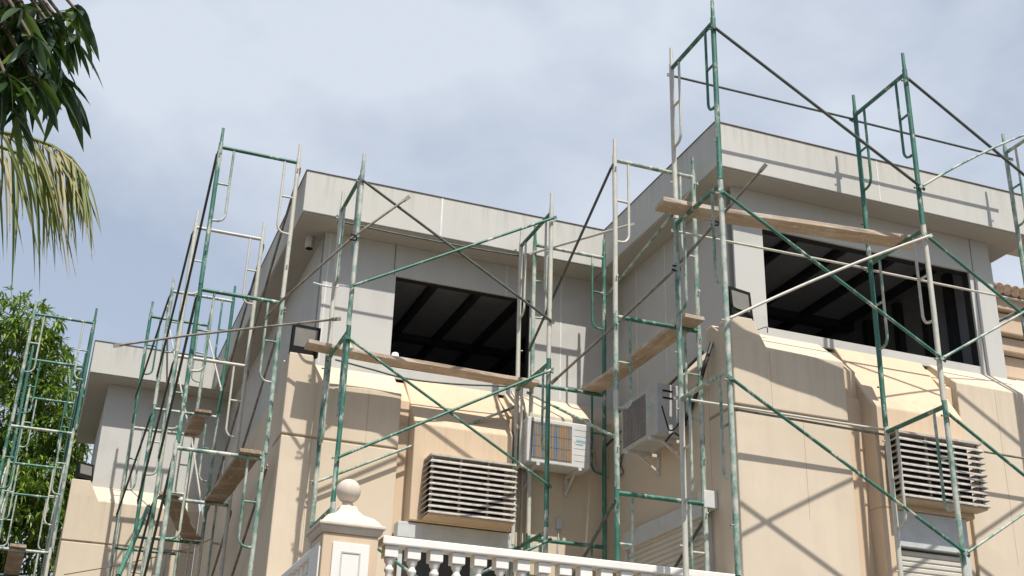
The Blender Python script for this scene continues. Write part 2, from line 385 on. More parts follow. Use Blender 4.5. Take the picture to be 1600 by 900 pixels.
def grooved(x0, x1, y1, yw):
    # upper band above the groove, groove bed, lower band
    MB().prism([(y1, ZG+0.012), (y1, ZK), (yw-0.002, ZU), (yw+0.12, ZU-0.004), (yw+0.12, ZG+0.012)], 'x', x0, x1).build('lower_wall', M['beige'], house, 0.012)
    MB().box((x0, y1+0.014, ZG-0.012), (x1, yw+0.12, ZG+0.012)).build('wall_groove', M['groove'], house)
    MB().box((x0, y1, 0), (x1, yw+0.12, ZG-0.012)).build('lower_wall', M['beige'], house, 0.012)
xa = at(628,613,y=Y1A).x
xb = at(1318,567,y=Y1B).x
grooved(X1A, xa, Y1A, YWA); pier(X1A, Y1A, 0.36, 0.27).build('corner_pier', M['beige'], house, 0.012)
grooved(X1B, xb, Y1B, YWB); pier(X1B, Y1B).build('corner_pier', M['beige'], house, 0.012)
grooved(X1C, X1A-0.003, Y1C, YWC); pier(X1C, Y1C, 0.46, 0.28).build('corner_pier', M['beige'], house, 0.012)
lw(panel(5.02, 6.575, Y1A, YWA)); lw(panel(9.06, 13.5, Y1B, YWB))
lw(side_panel(X1B, XWB, YWB+0.123, Y1A-0.003)); lw(side_panel(X1A, XWA, YWA+0.123, Y1C-0.002)); lw(side_panel(X1C, XWC, YWC+0.123, 24.6))
def bay(b, yw, zk, zb, fins=None, recess=None):
    x0, x1, y2 = b
    MB().prism([(y2, zb), (y2, zk), (yw-0.004, ZU), (yw+0.1, ZU-0.01), (yw+0.1, zb)], 'x', x0, x1).build('window_bay', M['peach'], house, 0.014)
ZBA = at(655,810,y=13.2).z-0.03; ZBB = at(1398,790,y=10.2).z-0.03
bay(BAYA, YWA, 5.98, ZBA); bay(BAYB, YWB, 5.875, ZBB)
# recessed strips beside the bays
for (x0, x1, y1, yw) in ((xa+0.002, BAYA[0]-0.002, Y1A, YWA), (BAYA[1]+0.002, 5.018, Y1A, YWA), (xb+0.002, BAYB[0]-0.002, Y1B, YWB), (BAYB[1]+0.002, 9.058, Y1B, YWB)):
    MB().prism([(y1+0.05, 0), (y1+0.05, 6.0), (y1+0.09, 6.005), (y1+0.09, ZK-0.05), (yw+0.03, ZU-0.05), (yw+0.1, ZU-0.05), (yw+0.1, 0)], 'x', x0, x1).build('recess_strip', M['peach'], house)
for px, py, yy, z0_, z1_ in ((1205,600,Y1B,ZG+0.02,ZK-0.02),(1262,760,Y1B,4.6,ZG-0.02),(1566,700,Y1B,4.4,ZK-0.03),(575,640,Y1A,ZG+0.02,ZK-0.03),(150,800,Y1C,ZG+0.02,ZK-0.03),(480,760,Y1A,4.2,ZG-0.02)):
    p = at(px, py, y=yy)
    MB().box((p.x-0.0022, yy-0.001, z0_), (p.x+0.0022, yy+0.01, z1_)).build('hairline_joint', M['groove'], house)
# right bay: fins and roller shutter below the overhang
x0, x1, y2 = BAYB
MB().box((x0, y2, 0), (x0+0.13, YWB, ZBB-0.002)).build('bay_fin', M['peach'], house)
MB().box((x1-0.10, y2+0.25, 0), (x1, YWB, ZBB-0.002)).build('bay_fin', M['peach'], house)
def shutter_x(x0, x1, y, z0, z1, pitch=0.055):
    m = MB(); n = int((z1-z0)/pitch)
    for k in range(n):
        z = z0+k*pitch
        m.prism([(y+0.012, z), (y, z+0.012), (y, z+pitch-0.014), (y+0.012, z+pitch-0.002), (y+0.02, z+pitch-0.002), (y+0.02, z)], 'x', x0, x1)
    return m
MB().box((x0+0.133, 10.22, 4.42), (x1-0.103, 10.40, ZBB-0.004)).build('shutter_box', M['greymetal'], house, 0.008)
s = shutter_x(x0+0.19, x1-0.16, 10.27, 2.2, 4.41).build('roller_shutter', M['shut'], house)
for ga, gb in ((x0+0.133, x0+0.188), (x1-0.158, x1-0.103)): MB().box((ga,10.23,2.2),(gb,10.31,4.418)).build('shutter_guide', M['greymetal'], s)
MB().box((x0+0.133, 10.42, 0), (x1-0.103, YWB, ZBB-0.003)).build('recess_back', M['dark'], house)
# middle bay: header box and glazed balcony door
h0 = at(621,830,y=13.23).x; h1 = at(806,840,y=13.23).x
hz1 = at(621,813,y=13.23).z; hz0 = at(621,838,y=13.23).z
MB().box((h0, 13.23, hz0), (h1, Y1A-0.002, min(hz1, ZBA-0.002))).build('shutter_box', M['greymetal'], house, 0.008)
d = MB().box((h0+0.05, 13.36, 2.9), (h1-0.02, 13.398, hz0-0.004)).build('balcony_door', M['glass'], house)
fr = MB()
for k in range(4):
    xx = h0+0.05+(h1-h0-0.12)*k/3; fr.box((xx, 13.33, 2.9), (xx+0.05, 13.358, hz0-0.006))
fr.box((h0+0.05, 13.325, hz0-0.06), (h1-0.02, 13.357, hz0-0.008)); fr.build('door_frame', M['greymetal'], d)
# shutter on the flank of the right wing
sa, sb = at(1112,800,x=X1B).y, at(985,840,x=X1B).y
MB().box((X1B-0.10, sa, 4.67), (X1B-0.003, sb, 4.86)).build('shutter_box', M['greymetal'], house, 0.006)
m = MB(); k = 0; z = 2.9
while z < 4.66:
    m.prism([(X1B-0.042, z), (X1B-0.055, z+0.012), (X1B-0.055, z+0.046), (X1B-0.042, z+0.056), (X1B-0.02, z+0.056), (X1B-0.02, z)], 'y', sa+0.06, sb-0.06); z += 0.058
s = m.build('roller_shutter', M['shut'], house)
for ga, gb in ((sa, sa+0.058), (sb-0.058, sb)): MB().box((X1B-0.075,ga,2.9),(X1B-0.003,gb,4.668)).build('shutter_guide', M['greymetal'], s)
MB().box((X1B-0.16, sa-0.14, 4.72), (X1B-0.004, sa-0.01, 4.90)).build('end_box', M['metal'], house, 0.006)
# balcony
MB().box((2.05, 10.36, 2.70), (X1B-0.003, Y1A-0.003, 2.86)).build('balcony_slab', M['beige'], house)
MB().box((2.15, 10.42, 0), (X1B-0.003, 10.60, 2.698)).build('balcony_wall', M['beige'], house)
# soffit lamps
for (px, py) in ((485, 371), (181, 690)):
    p = at(px, py, z=ZS)
    lf = MB().lathe((p.x, p.y, ZS-0.155), [(0.050,0),(0.056,0.004),(0.056,0.15),(0.06,0.154)], 20).build('soffit_lamp', M['rust'], house)
    MB().lathe((p.x, p.y, ZS-0.160), [(0.045,0),(0.045,0.004)], 16).build('lamp_glass', M['black'], lf)
# small wall box and wire
p = at(872,818,y=Y1A)
MB().box((p.x-0.035, Y1A-0.04, p.z-0.07), (p.x+0.035, Y1A-0.002, p.z+0.05)).build('junction_box', M['greymetal'], house)
MB().tube([(p.x, Y1A-0.015, p.z-0.07), (p.x-0.005, Y1A-0.012, p.z-0.3), (p.x+0.01, Y1A-0.012, p.z-0.6)], 0.009, 6).build('wall_wire', M['greymetal'], house)

# ------------------------------------------------------------------ louvre screens
def louvre(x0, x1, y0, yb, z0, z1, label, nb=10):
    t = empty('louvre_screen', ((x0+x1)/2, yb, z0), label, 'louvre screen', 'louvre screens under the upper windows')
    MB().box((x0+0.02, y0+0.03, z0), (x1-0.02, yb-0.003, z0+0.03)).build('base_board', M['peach'], t)
    MB().box((x0+0.01, y0+0.01, z1-0.022), (x1-0.01, yb-0.003, z1)).build('top_cap', M['louv'], t)
    pit = (z1-0.03-z0-0.035)/nb
    for k in range(nb):
        zo = z0+0.035+k*pit; zi = zo+0.038; dp = 0.042; th = 0.006
        o = [(x0, yb-0.01), (x0, y0), (x1, y0), (x1, yb-0.01)]; i_ = [(x0+dp, yb-0.01), (x0+dp, y0+dp), (x1-dp, y0+dp), (x1-dp, yb-0.01)]
        dz = rnd.uniform(-0.003, 0.003); m = MB(); vs = []
        for a, b in zip(o, i_): vs += [(*a, zo+dz-0.008), (*a, zo+dz+0.006), (*b, zi+dz), (*b, zi+dz-th)]
        fs = []
        for q in range(3):
            for e in range(4): fs.append((q*4+e, q*4+(e+1) % 4, q*4+4+(e+1) % 4, q*4+4+e))
        fs += [(0,1,2,3), (12,15,14,13)]
        m.add(vs, fs).build('louvre_blade', M['louv'], t)
    for fx in (0.04, 0.36, 0.68, 0.96):
        xx = x0+(x1-x0)*fx
        MB().box((xx-0.012, y0+0.045, z0+0.031), (xx+0.012, y0+0.07, z1-0.023)).build('upright', M['rust'], t)
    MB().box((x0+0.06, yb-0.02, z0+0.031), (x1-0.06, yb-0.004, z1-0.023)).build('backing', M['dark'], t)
yl = BAYA[2]-0.30
a = at(667.9,800.8,y=yl); b = at(806.5,818,y=yl); c = at(673.6,707,y=yl)
louvre(a.x, b.x, yl, BAYA[2]-0.002, a.z-0.02, c.z, 'slatted metal louvre box on the middle bay above the white balustrade')
yl = BAYB[2]-0.21
a = at(1413,775,y=yl); b = at(1549,793,y=yl); c = at(1408.3,671.7,y=yl)
louvre(a.x-0.02, b.x, yl, BAYB[2]-0.002, a.z-0.02, c.z, 'slatted metal louvre box with broken blade ends on the right bay over a shutter')

# ------------------------------------------------------------------ air conditioners
def ac_unit(wd, hd, dp, M4, label, striped):
    """local: x along the front, -y out of the front, z up; origin at the bottom back middle"""
    t = empty('air_conditioner', (0,0,0), label, 'air conditioner')
    t.matrix_world = M4
    def put(m, name, mat, par=t, bevel=0):
        o = m.build(name, mat, None, bevel); o.parent = par; return o
    cs = put(MB().box((-wd/2,-dp,0.0),(wd/2,0,hd)), 'casing', M['metal'] if striped else M['shadowed'], bevel=0.012)
    gx0, gx1 = -wd/2+0.05, -wd/2+wd*0.70
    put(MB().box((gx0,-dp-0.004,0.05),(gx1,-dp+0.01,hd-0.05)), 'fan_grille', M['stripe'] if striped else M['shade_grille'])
    gm = MB()
    n = 16
    for k in range(n+1):
        x = gx0+(gx1-gx0)*k/n; gm.tube([(x,-dp-0.008,0.05),(x,-dp-0.008,hd-0.05)], 0.0016, 4)
    for k in range(4):
        z = 0.07+(hd-0.14)*k/3; gm.tube([(gx0,-dp-0.009,z),(gx1,-dp-0.009,z)], 0.0016, 4)
    put(gm, 'guard_wires', M['rust'] if not striped else M['b'])
    rb = MB()
    for k in range(6): rb.box((gx1+0.03,-dp-0.003,0.08+k*hd*0.14),(wd/2-0.02,-dp+0.004,0.085+k*hd*0.14))
    put(rb, 'panel_grooves', M['greymetal'])
    put(MB().box((gx1+0.06,-dp-0.0045,hd*0.60),(gx1+0.18,-dp+0.004,hd*0.60+0.018)).box((gx1+0.05,-dp-0.0045,hd*0.52),(gx1+0.15,-dp+0.004,hd*0.52+0.01)), 'badge', M['cyan'])
    lv = MB()
    for k in range(8): lv.box((-wd/2-0.003,-dp+0.05,0.06+k*hd*0.11),(-wd/2+0.004,-0.05,0.07+k*hd*0.11))
    put(lv, 'side_vents', M['greymetal'])
    hn = MB()
    for zz in (hd*0.70, hd*0.84): hn.box((wd/2-0.004,-dp*0.75,zz),(wd/2+0.003,-dp*0.35,zz+0.02))
    put(hn, 'hand_slots', M['black'])
    for sx in (-wd*0.33, wd*0.33):
        bm = MB(); bm.box((sx-0.02,-dp-0.02,-0.035),(sx+0.02,0.098,-0.001)); bm.box((sx-0.02,0.075,-0.24),(sx+0.02,0.098,-0.036))
        bm.obox((sx,-0.03,-0.125),(0.012,0,0),(0,0.135,-0.095),(0,0.006,0.008))
        put(bm, 'bracket', M['metal'])
    return t
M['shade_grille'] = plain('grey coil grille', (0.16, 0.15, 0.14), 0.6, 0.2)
M['shadowed'] = plain('dusty enamel', (0.40, 0.395, 0.375), 0.6, 0.0, 0.12)  # same white enamel, with the side wall's shade put into its colour
M['cyan'] = plain('faded cyan print', (0.25, 0.52, 0.52), 0.5)
yac = 12.97
a = at(823,715,y=yac); b = at(922,739,y=yac); c = at(832,646,y=yac)
ac_unit(b.x-a.x, c.z-a.z, 0.32, Matrix.Translation(((a.x+b.x)/2, yac+0.32, (a.z+b.z)/2)), 'white outdoor air conditioner with orange and blue striped grille on the middle wall', True)
xac = 5.85
a = at(1027,680,x=xac); b = at(971,703,x=xac); c = at(1027,600,x=xac)
# front faces -x: local -y -> world -x, local x -> world -y
m4 = Matrix(((0,1,0,xac+0.30),(-1,0,0,(a.y+b.y)/2),(0,0,1,(a.z+b.z)/2-0.01),(0,0,0,1)))
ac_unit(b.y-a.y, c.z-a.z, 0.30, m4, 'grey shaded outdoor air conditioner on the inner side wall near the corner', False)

def cable(pts, r, mat, name, label, cat):
    # Catmull-Rom through the points
    P = [Vector(p) for p in pts]; out = []
    for i in range(len(P)-1):
        p0, p1, p2, p3 = P[max(i-1,0)], P[i], P[i+1], P[min(i+2,len(P)-1)]
        for k in range(6):
            t = k/6
            out.append(0.5*((2*p1)+(p2-p0)*t+(2*p0-5*p1+4*p2-p3)*t*t+(3*p1-p0-3*p2+p3)*t**3))
    out.append(P[-1])
    return tag(MB().tube(out, r, 7).build(name, M[mat]), label, cat)
xh = X1B-0.03
cable([at(1112,536,x=xh+0.02), at(1101,572,x=xh-0.1), at(1090,610,x=xh-0.05), at(1078,640,x=xh), at(1066,664,x=xh-0.02)], 0.022, 'hose', 'drain_hose', 'thick black hose running down from the sloped ledge to the shaded air conditioner', 'hose')
cable([at(926,676,y=13.36), at(929,705,y=13.36), at(935,735,y=13.36), at(948,746,y=13.36), at(962,742,y=13.36)], 0.012, 'rust', 'conduit', 'grey conduit looping from the striped air conditioner into the wall corner', 'conduit')
cable([at(524,562,y=13.25), at(580,577,y=13.3), at(638,592,y=13.3), at(710,600,y=13.3), at(778,603,y=13.3), at(832,606,y=13.3)], 0.011, 'k', 'cable', 'thin dark cable sagging along the ledge under the middle window', 'cable')
cable([at(1182,516,y=10.6), at(1196,511,y=10.6), at(1199,513,y=10.64), at(1199,520,y=10.66)], 0.006, 'k', 'wire_stub', 'short black wire bent up beside the right floodlight at the window foot', 'wire')
cable([at(970,690,x=X1B-0.02), at(978,700,x=X1B-0.02), at(968,720,x=X1B-0.02), at(974,738,x=X1B-0.02), at(966,742,x=X1B-0.02), at(972,715,x=X1B-0.02)], 0.007, 'k', 'cable_coil', 'tangled thin cable hanging on the wall left of the shaded air conditioner', 'cable')
for px, off in ((817, 0.0), (826, 0.02)):
    p = at(px, 700, y=13.34)
    cable([at(800+(px-817)*1.2, 612, y=13.52), at(812+(px-817), 645, y=13.38), (p.x, 13.34, 5.6), (p.x, 13.34, 4.6), (p.x, 13.34, 3.2)], 0.016, 'shut', 'drain_pipe',
          'cream pipe running down the wall %s' % ('right beside the middle louvre box' if off == 0 else 'between another pipe and the striped air conditioner'), 'pipe')['group'] = 'cream pipes beside the louvre box'

cable([at(1034,634,y=11.15), at(1040,655,y=11.12), at(1046,672,y=11.15), at(1056,668,y=11.2), at(1066,652,x=X1B-0.03)], 0.008, 'black', 'cable', 'black wire hooped from the side of the shaded air conditioner to the wall', 'cable')
cable([at(1040,690,y=11.18), at(1052,676,y=11.15), at(1062,680,y=11.2), at(1072,662,x=X1B-0.03)], 0.012, 'hose', 'pipe', 'insulated black pipe at the lower back of the shaded air conditioner', 'pipe')
# ------------------------------------------------------------------ floodlights
def floodlight(c, w_, h_, tilt, yaw, label):
    t = empty('floodlight', c, label, 'floodlight', 'black floodlights on the corner piers')
    m4 = Matrix.Translation(Vector(c)+Vector((0,0,h_/2+0.03))) @ Matrix.Rotation(yaw,4,'Z') @ Matrix.Rotation(tilt,4,'X')
    def put(m, name, mat, par=t):
        m.v = [tuple(m4 @ Vector(v)) for v in m.v]; return m.build(name, mat, t)
    f = 0.028
    hs = MB(); hs.box((-w_/2,-0.02,-h_/2),(w_/2,0.045,h_/2)); hs.box((-w_/2+0.03,0.046,-h_/2+0.05),(w_/2-0.03,0.085,h_/2-0.05))
    for k in range(7):
        x = -w_/2+0.05+(w_-0.10)*k/6; hs.box((x-0.004,0.086,-h_/2+0.05),(x+0.004,0.115,h_/2-0.05))
    put(hs, 'housing', M['black'])
    rm = MB(); rm.box((-w_/2,-0.032,h_/2-f),(w_/2,-0.021,h_/2)); rm.box((-w_/2,-0.032,-h_/2),(w_/2,-0.021,-h_/2+h_*0.27))
    rm.box((-w_/2,-0.032,-h_/2+h_*0.27),(-w_/2+f,-0.021,h_/2-f)); rm.box((w_/2-f,-0.032,-h_/2+h_*0.27),(w_/2,-0.021,h_/2-f)); put(rm, 'rim', M['black'])
    put(MB().box((-w_/2+f,-0.026,-h_/2+h_*0.27),(w_/2-f,-0.0205,h_/2-f)), 'lens', M['lens'])
    br = MB(); br.box((c[0]-0.10,c[1]-0.02,c[2]+0.0),(c[0]+0.10,c[1]+0.02,c[2]+0.012)); br.box((c[0]-0.02,c[1]+0.021,c[2]+0.0),(c[0]+0.02,c[1]+0.045,c[2]+0.12)); br.build('bracket', M['black'], t)
zp = ZP+0.031
floodlight((at(475,554,y=13.52).x, 13.54, zp), 0.33, 0.36, R(4), R(4), 'black floodlight with large grey glass on the middle pier')
floodlight((at(1158,500,y=10.46).x, 10.48, zp), 0.30, 0.34, R(-5), R(12), 'black floodlight tilted beside the right window, partly behind a scaffold leg')
floodlight((at(131,748,y=20.6).x, 20.62, zp), 0.27, 0.27, R(-10), R(30), 'small black floodlight on the far left pier, against the sky')

# ------------------------------------------------------------------ balustrade
YB = 10.45
ZR = 3.99
bal = empty('balustrade', (4.4, YB, 2.86), 'white balustrade with turned balusters in front of the balcony', 'balustrade')
MB().box((2.70, YB-0.09, ZR-0.075), (X1B-0.004, YB+0.09, ZR)).build('rail', M['white'], bal, 0.012)
MB().box((2.70, YB-0.07, 2.862), (X1B-0.004, YB+0.07, 2.95)).build('bottom_rail', M['white'], bal, 0.01)
PROF = [(0.062,0.0),(0.062,0.03),(0.035,0.06),(0.045,0.10),(0.066,0.20),(0.060,0.30),(0.042,0.42),(0.030,0.54),(0.028,0.59),(0.040,0.605),(0.042,0.62),(0.030,0.635),(0.030,0.65),(0.046,0.67),(0.048,0.69)]
def baluster(c, z0, h, parent, mat):
    m = MB(); k = h/0.69
    m.lathe((c[0], c[1], z0+0.001), [(r, z*k*0.995) for r, z in PROF], 14)
    return m.build('baluster', mat, parent)
zz0 = 2.951; zblk = ZR-0.076-0.10
xs = []; x = at(608,880,y=YB).x
while x < X1B-0.08:
    baluster((x, YB), zz0, zblk-zz0, bal, M['white'])
    MB().box((x-0.060, YB-0.062, zblk+0.001), (x+0.060, YB+0.062, ZR-0.0765)).build('head_block', M['white'], bal, 0.006)
    x += 0.2045
# return towards the house on the left
bal2 = empty('balustrade', (2.4, 12, 2.86), 'shaded side balustrade running back from the pier to the house wall', 'balustrade')
XR = 2.33
MB().box((XR-0.08, 10.75, ZR-0.075), (XR+0.08, Y1A-0.004, ZR)).build('rail', M['white'], bal2, 0.012)
MB().box((XR-0.06, 10.75, 2.862), (XR+0.06, Y1A-0.004, 2.95)).build('bottom_rail', M['white'], bal2, 0.01)
y = 10.88
while y < Y1A-0.1:
    baluster((XR, y), zz0, zblk-zz0, bal2, M['white'])
    MB().box((XR-0.055, y-0.060, zblk+0.001), (XR+0.055, y+0.060, ZR-0.0765)).build('head_block', M['white'], bal2, 0.006)
    y += 0.2045
# pier with ball
px0, px1 = at(503,860,y=10.3).x, at(590,860,y=10.3).x
pc = (px0+px1)/2; hw = (px1-px0)/2; pyc = 10.3+hw
pr_ = empty('balustrade_pier', (pc, pyc, 2.86), 'peach pier with white panel and ball finial at the end of the balustrade', 'pier')
zc0 = at(500,830,y=10.3).z
MB().box((pc-hw, pyc-hw, 2.0), (pc+hw, pyc+hw, zc0)).build('body', M['peach'], pr_, 0.01)
a = at(520,849,y=10.29).x; b = at(578,849,y=10.29).x; zt = at(548,849,y=10.29).z
fr = MB().box((a, pyc-hw-0.018, 2.9), (b, pyc-hw-0.001, zt)).build('panel', M['white'], pr_, 0.005)
i = 0.075
ring = MB(); ring.box((a+i,pyc-hw-0.024,zt-i-0.012),(b-i,pyc-hw-0.0185,zt-i)); ring.box((a+i,pyc-hw-0.024,2.95),(a+i+0.012,pyc-hw-0.0185,zt-i-0.012)); ring.box((b-i-0.012,pyc-hw-0.024,2.95),(b-i,pyc-hw-0.0185,zt-i-0.012))
ring.build('panel_moulding', M['greymetal'], fr)
MB().box((pc-hw-0.018, pyc-hw+0.05, 2.9), (pc-hw-0.001, pyc+hw-0.05, zt)).build('panel', M['white'], pr_, 0.005)
def sq_rings(prof, c):
    vs = []; n = len(prof)
    for h, z in prof: vs += [(c[0]-h,c[1]-h,z),(c[0]+h,c[1]-h,z),(c[0]+h,c[1]+h,z),(c[0]-h,c[1]+h,z)]
    fs = [(0,3,2,1), tuple(4*(n-1)+k for k in range(4))]
    for i in range(n-1):
        for k in range(4): fs.append((4*i+k, 4*i+(k+1) % 4, 4*i+4+(k+1) % 4, 4*i+4+k))
    return MB().add(vs, fs)
cw = 0.93*(at(603,824,y=10.2).x-at(489,828,y=10.2).x)/2
z0 = zc0+0.001
cp = sq_rings([(hw+0.01,z0),(hw+0.03,z0+0.03),(cw-0.02,z0+0.055),(cw,z0+0.06),(cw,z0+0.085),(cw-0.03,z0+0.095),(cw-0.05,z0+0.125),(0.20,z0+0.165),(0.13,z0+0.20),(0.085,z0+0.245),(0.07,z0+0.29)], (pc, pyc)).build('cap', M['cap'], pr_, 0.006)
zb = at(545,787,y=pyc).z; rb = (at(545,750,y=pyc).z-zb)/2*1.03
prof = [(0.062, zb-0.075),(0.05,zb-0.04),(0.05,zb-0.005)]
for k in range(1, 15):
    an = -math.pi/2+math.pi*k/14*0.985+0.16*(1-k/14); prof.append((max(0.008, rb*math.cos(an)), zb+rb+rb*math.sin(an)))
MB().lathe((pc, pyc, 0), prof, 24).build('ball_finial', M['cap'], pr_)

# ------------------------------------------------------------------ scaffolding
def stud_pin(m, p, d):
    m.tube([p, p+d*0.055], 0.007, 6); m.tube([p+d*0.050, p+d*0.056], 0.012, 6)
def frame(tower, A, B, zt, h, ca, cb, cbar, side, top=False):
    A = Vector((*A, 0)); B = Vector((*B, 0)); u = (B-A).normalized(); d = Vector((-u.y, u.x, 0))*side
    fm = MB(); fm.tube([A+Vector((0,0,zt)), B+Vector((0,0,zt))], 0.0235, 10)
    f = fm.build('frame', M[cbar], tower)
    zb = max(0.0, zt-h+0.06)
    for P, c in ((A, ca), (B, cb)):
        m = MB(); j = Vector((rnd.uniform(-.006,.006), rnd.uniform(-.006,.006), 0))
        zt2 = zt+0.055
        m.tube([P+j+Vector((0,0,zb)), P-j*0.5+Vector((0,0,(zb+zt)/2)), P+Vector((0,0,zt2))], 0.0268, 12)
        m.tube([P+Vector((0,0,zt2)), P+Vector((0,0,zt2+(0.21 if top else 0.03)))], [0.021, 0.018], 10)
        stud_pin(m, P+Vector((0,0,zt-0.10)), d); stud_pin(m, P+Vector((0,0,max(zb+0.2, zt-1.42))), d)
        m.build('leg', M[c], f)
    for P, q, c in ((A, u, ca), (B, -u, cb)):
        m = MB(); o = P+q*0.165
        pts = [o+Vector((0,0,zt)), o+Vector((0,0,zt-0.5)), o+Vector((0,0,zt-0.90)), o-q*0.012+Vector((0,0,zt-0.945)), o-q*0.04+Vector((0,0,zt-0.98)), o-q*0.08+Vector((0,0,zt-0.995)), P+Vector((0,0,zt-1.0))]
        if zt-1.0 > 0.1:
            m.tube(pts, 0.0150, 8); m.tube([o+Vector((0,0,zt-0.5)), P+Vector((0,0,zt-0.5))], 0.0135, 8)
            m.build('step_loop', M[rnd.choice((c, 'm', c))], f)
    return f
def brace(tower, p, q, mat='m', r=0.0145, sag=0.0, name='cross_brace'):
    p = Vector(p); q = Vector(q); pts = []
    for k in range(9):
        t = k/8; pts.append(p.lerp(q, t)+Vector((0,0,-sag*4*t*(1-t))))
    r *= 1.12
    m = MB(); m.tube(pts, r, 8)
    for e, o in ((p, pts[1]), (q, pts[-2])):
        dd = (o-e).normalized(); s_ = dd.cross(Vector((0,0,1))).normalized(); m.obox(e-dd*0.015, dd*0.035, s_*0.005, dd.cross(s_)*0.017)
    return m.build(name, M[mat], tower)
def pick(s, k): return s[min(k, len(s)-1)]
SG = 'scaffold towers around the house'

# T1 right tower, front of the right wing (frames run front to back)
T1 = empty('scaffold_tower', (7.8, 9.7, 0), 'tall green scaffold tower rising above the right wing roof', 'scaffold', SG)
YF1, YB1 = 9.15, 10.06
X1 = (5.475, 7.84, 9.98)
Z1 = [9.345-1.90*k for k in range(5)]
cols1 = [('gmmgg', 'cmcmm', 'ggmgm'), ('gcmgm', 'ggcmm', 'ggggm'), ('mgmmm', 'mmmgm', 'mgmmm')]
for x, (ca, cb, cbar) in zip(X1, cols1):
    for k, z in enumerate(Z1):
        frame(T1, (x, YF1), (x, YB1), z, 1.905, pick(ca,k), pick(cb,k), pick(cbar,k), 1 if x < 8 else -1, k == 0)
ya, yb = YF1-0.04, YB1+0.03
def dz(k, f): return Z1[k]-f
for k in range(4):
    y_ = ya
    brace(T1, (X1[0], y_, dz(k,0.1)), (X1[1], y_, dz(k,1.42)), 'k' if k == 0 else 'g')
    if k in (1,3): brace(T1, (X1[0], y_-0.02, dz(k,1.42)), (X1[1], y_-0.02, dz(k,0.1)), 'c', 0.0125, -0.035)
    brace(T1, (X1[1], y_-0.01, dz(k,0.1)), (X1[2], y_-0.01, dz(k,1.42)), 'k' if k == 0 else 'g')
    brace(T1, (X1[1], y_-0.03, dz(k,1.42)), (X1[2], y_-0.03, dz(k,0.1)), 'm', 0.012, -0.07 if k == 0 else 0)
for k in (0, 1):
    brace(T1, (X1[0]+0.01, yb, Z1[k]-0.07), (X1[1], yb, Z1[k]-0.04), 'k' if k == 0 else 'c', 0.012, 0.0, 'ledger')
    brace(T1, (X1[1], yb+0.02, Z1[k]-0.04), (X1[2]+0.1, yb+0.02, Z1[k]-0.03), 'k' if k == 0 else 'c', 0.012, 0.0, 'ledger')
brace(T1, at(1060,622,y=10.105), at(1385,672,y=10.105), 'c', 0.012, 0.0, 'ledger')
brace(T1, at(1150,640,y=10.13), at(1640,723,y=10.13), 'b', 0.012, 0.0, 'ledger')

# T2 corner tower between the wings (frames run across)
T2 = empty('scaffold_tower', (5.6, 12, 2.86), 'narrow green and cream scaffold tower in the corner between the two wings', 'scaffold', SG)
XL2, XR2 = 5.135, 6.11; YF2, YB2 = 10.8, 13.17
Z2 = [8.51-1.875*k for k in range(4)]
for k, z in enumerate(Z2[:3]):
    frame(T2, (XL2, YF2), (XR2, YF2), z, 1.905, 'cmg'[k], 'mmm'[k], 'mgg'[k], -1, k == 0)
    frame(T2, (XL2+0.0, YB2), (XR2-0.01, YB2), z+0.02, 1.905, 'mcg'[k], 'ggg'[k], 'mgg'[k], 1, k == 0)
for (P, q) in (((XL2, YF2), -1), ((XR2, YF2), 1)): pass
brace(T2, (XL2-0.04, YF2, Z2[0]-0.1), (XL2-0.04, YB2, Z2[0]-1.42), 'k')
brace(T2, (XL2-0.04, YB2, Z2[1]-0.1), (XL2-0.04, YF2, Z2[1]-1.3), 'm')
brace(T2, (XL2-0.02, YB2, Z2[0]-0.1), (XR2-0.2, YF2+1.2, Z2[0]-0.08), 'c')
brace(T2, (XR2+0.03, YF2, Z2[0]-0.1), (XR2+0.03, YB2, Z2[0]-0.5), 'm')
brace(T2, (XR2+0.03, YF2, Z2[1]-0.25), (XR2+0.03, YB2, Z2[1]-0.6), 'k')
brace(T2, (XL2-0.03, YF2, Z2[2]-0.1), (XL2-0.03, YB2, Z2[2]-1.42), 'k')
brace(T2, (XR2+0.03, YF2, Z2[2]-0.1), (XR2+0.03, YB2, Z2[2]-1.42), 'k')

# T3 tower in front of the middle window (frames run front to back)
T3 = empty('scaffold_tower', (3.8, 12.7, 2.86), 'green scaffold tower standing on the balcony across the middle window', 'scaffold', SG)
X3 = (2.644, 4.98); YF3, YB3 = 12.25, 13.25
Z3 = [8.516-1.935*k for k in range(3)]
cols3 = [('mgm', 'cmm', 'ggg'), ('cgm', 'ccm', 'ggg')]
for x, (ca, cb, cbar) in zip(X3, cols3):
    for k, z in enumerate(Z3):
        frame(T3, (x, YF3), (x, YB3), z, min(1.935, z-2.86+0.06), ca[k], cb[k], cbar[k], 1 if x < 3 else -1, k == 0)
yf, yk = YF3-0.04, YB3+0.04
for k in range(3):
    brace(T3, (X3[0], yf, Z3[k]-0.1), (X3[1], yf, Z3[k]-1.42), 'k' if k < 1 else 'g')
    brace(T3, (X3[0], yf-0.02, Z3[k]-1.42), (X3[1], yf-0.02, Z3[k]-0.1), 'g')
brace(T3, (X3[0], yk, Z3[0]-0.12), (X3[1], yk, Z3[0]-0.12), 'k', 0.010, 0.02, 'ledger')
brace(T3, (X3[0], yk, Z3[1]-1.42), (X3[1], yk, Z3[1]-0.2), 'm')
brace(T3, (X3[1]+0.1, yk, Z3[2]-0.35), (X3[1]-0.35, yf, Z3[2]-0.75), 'c')

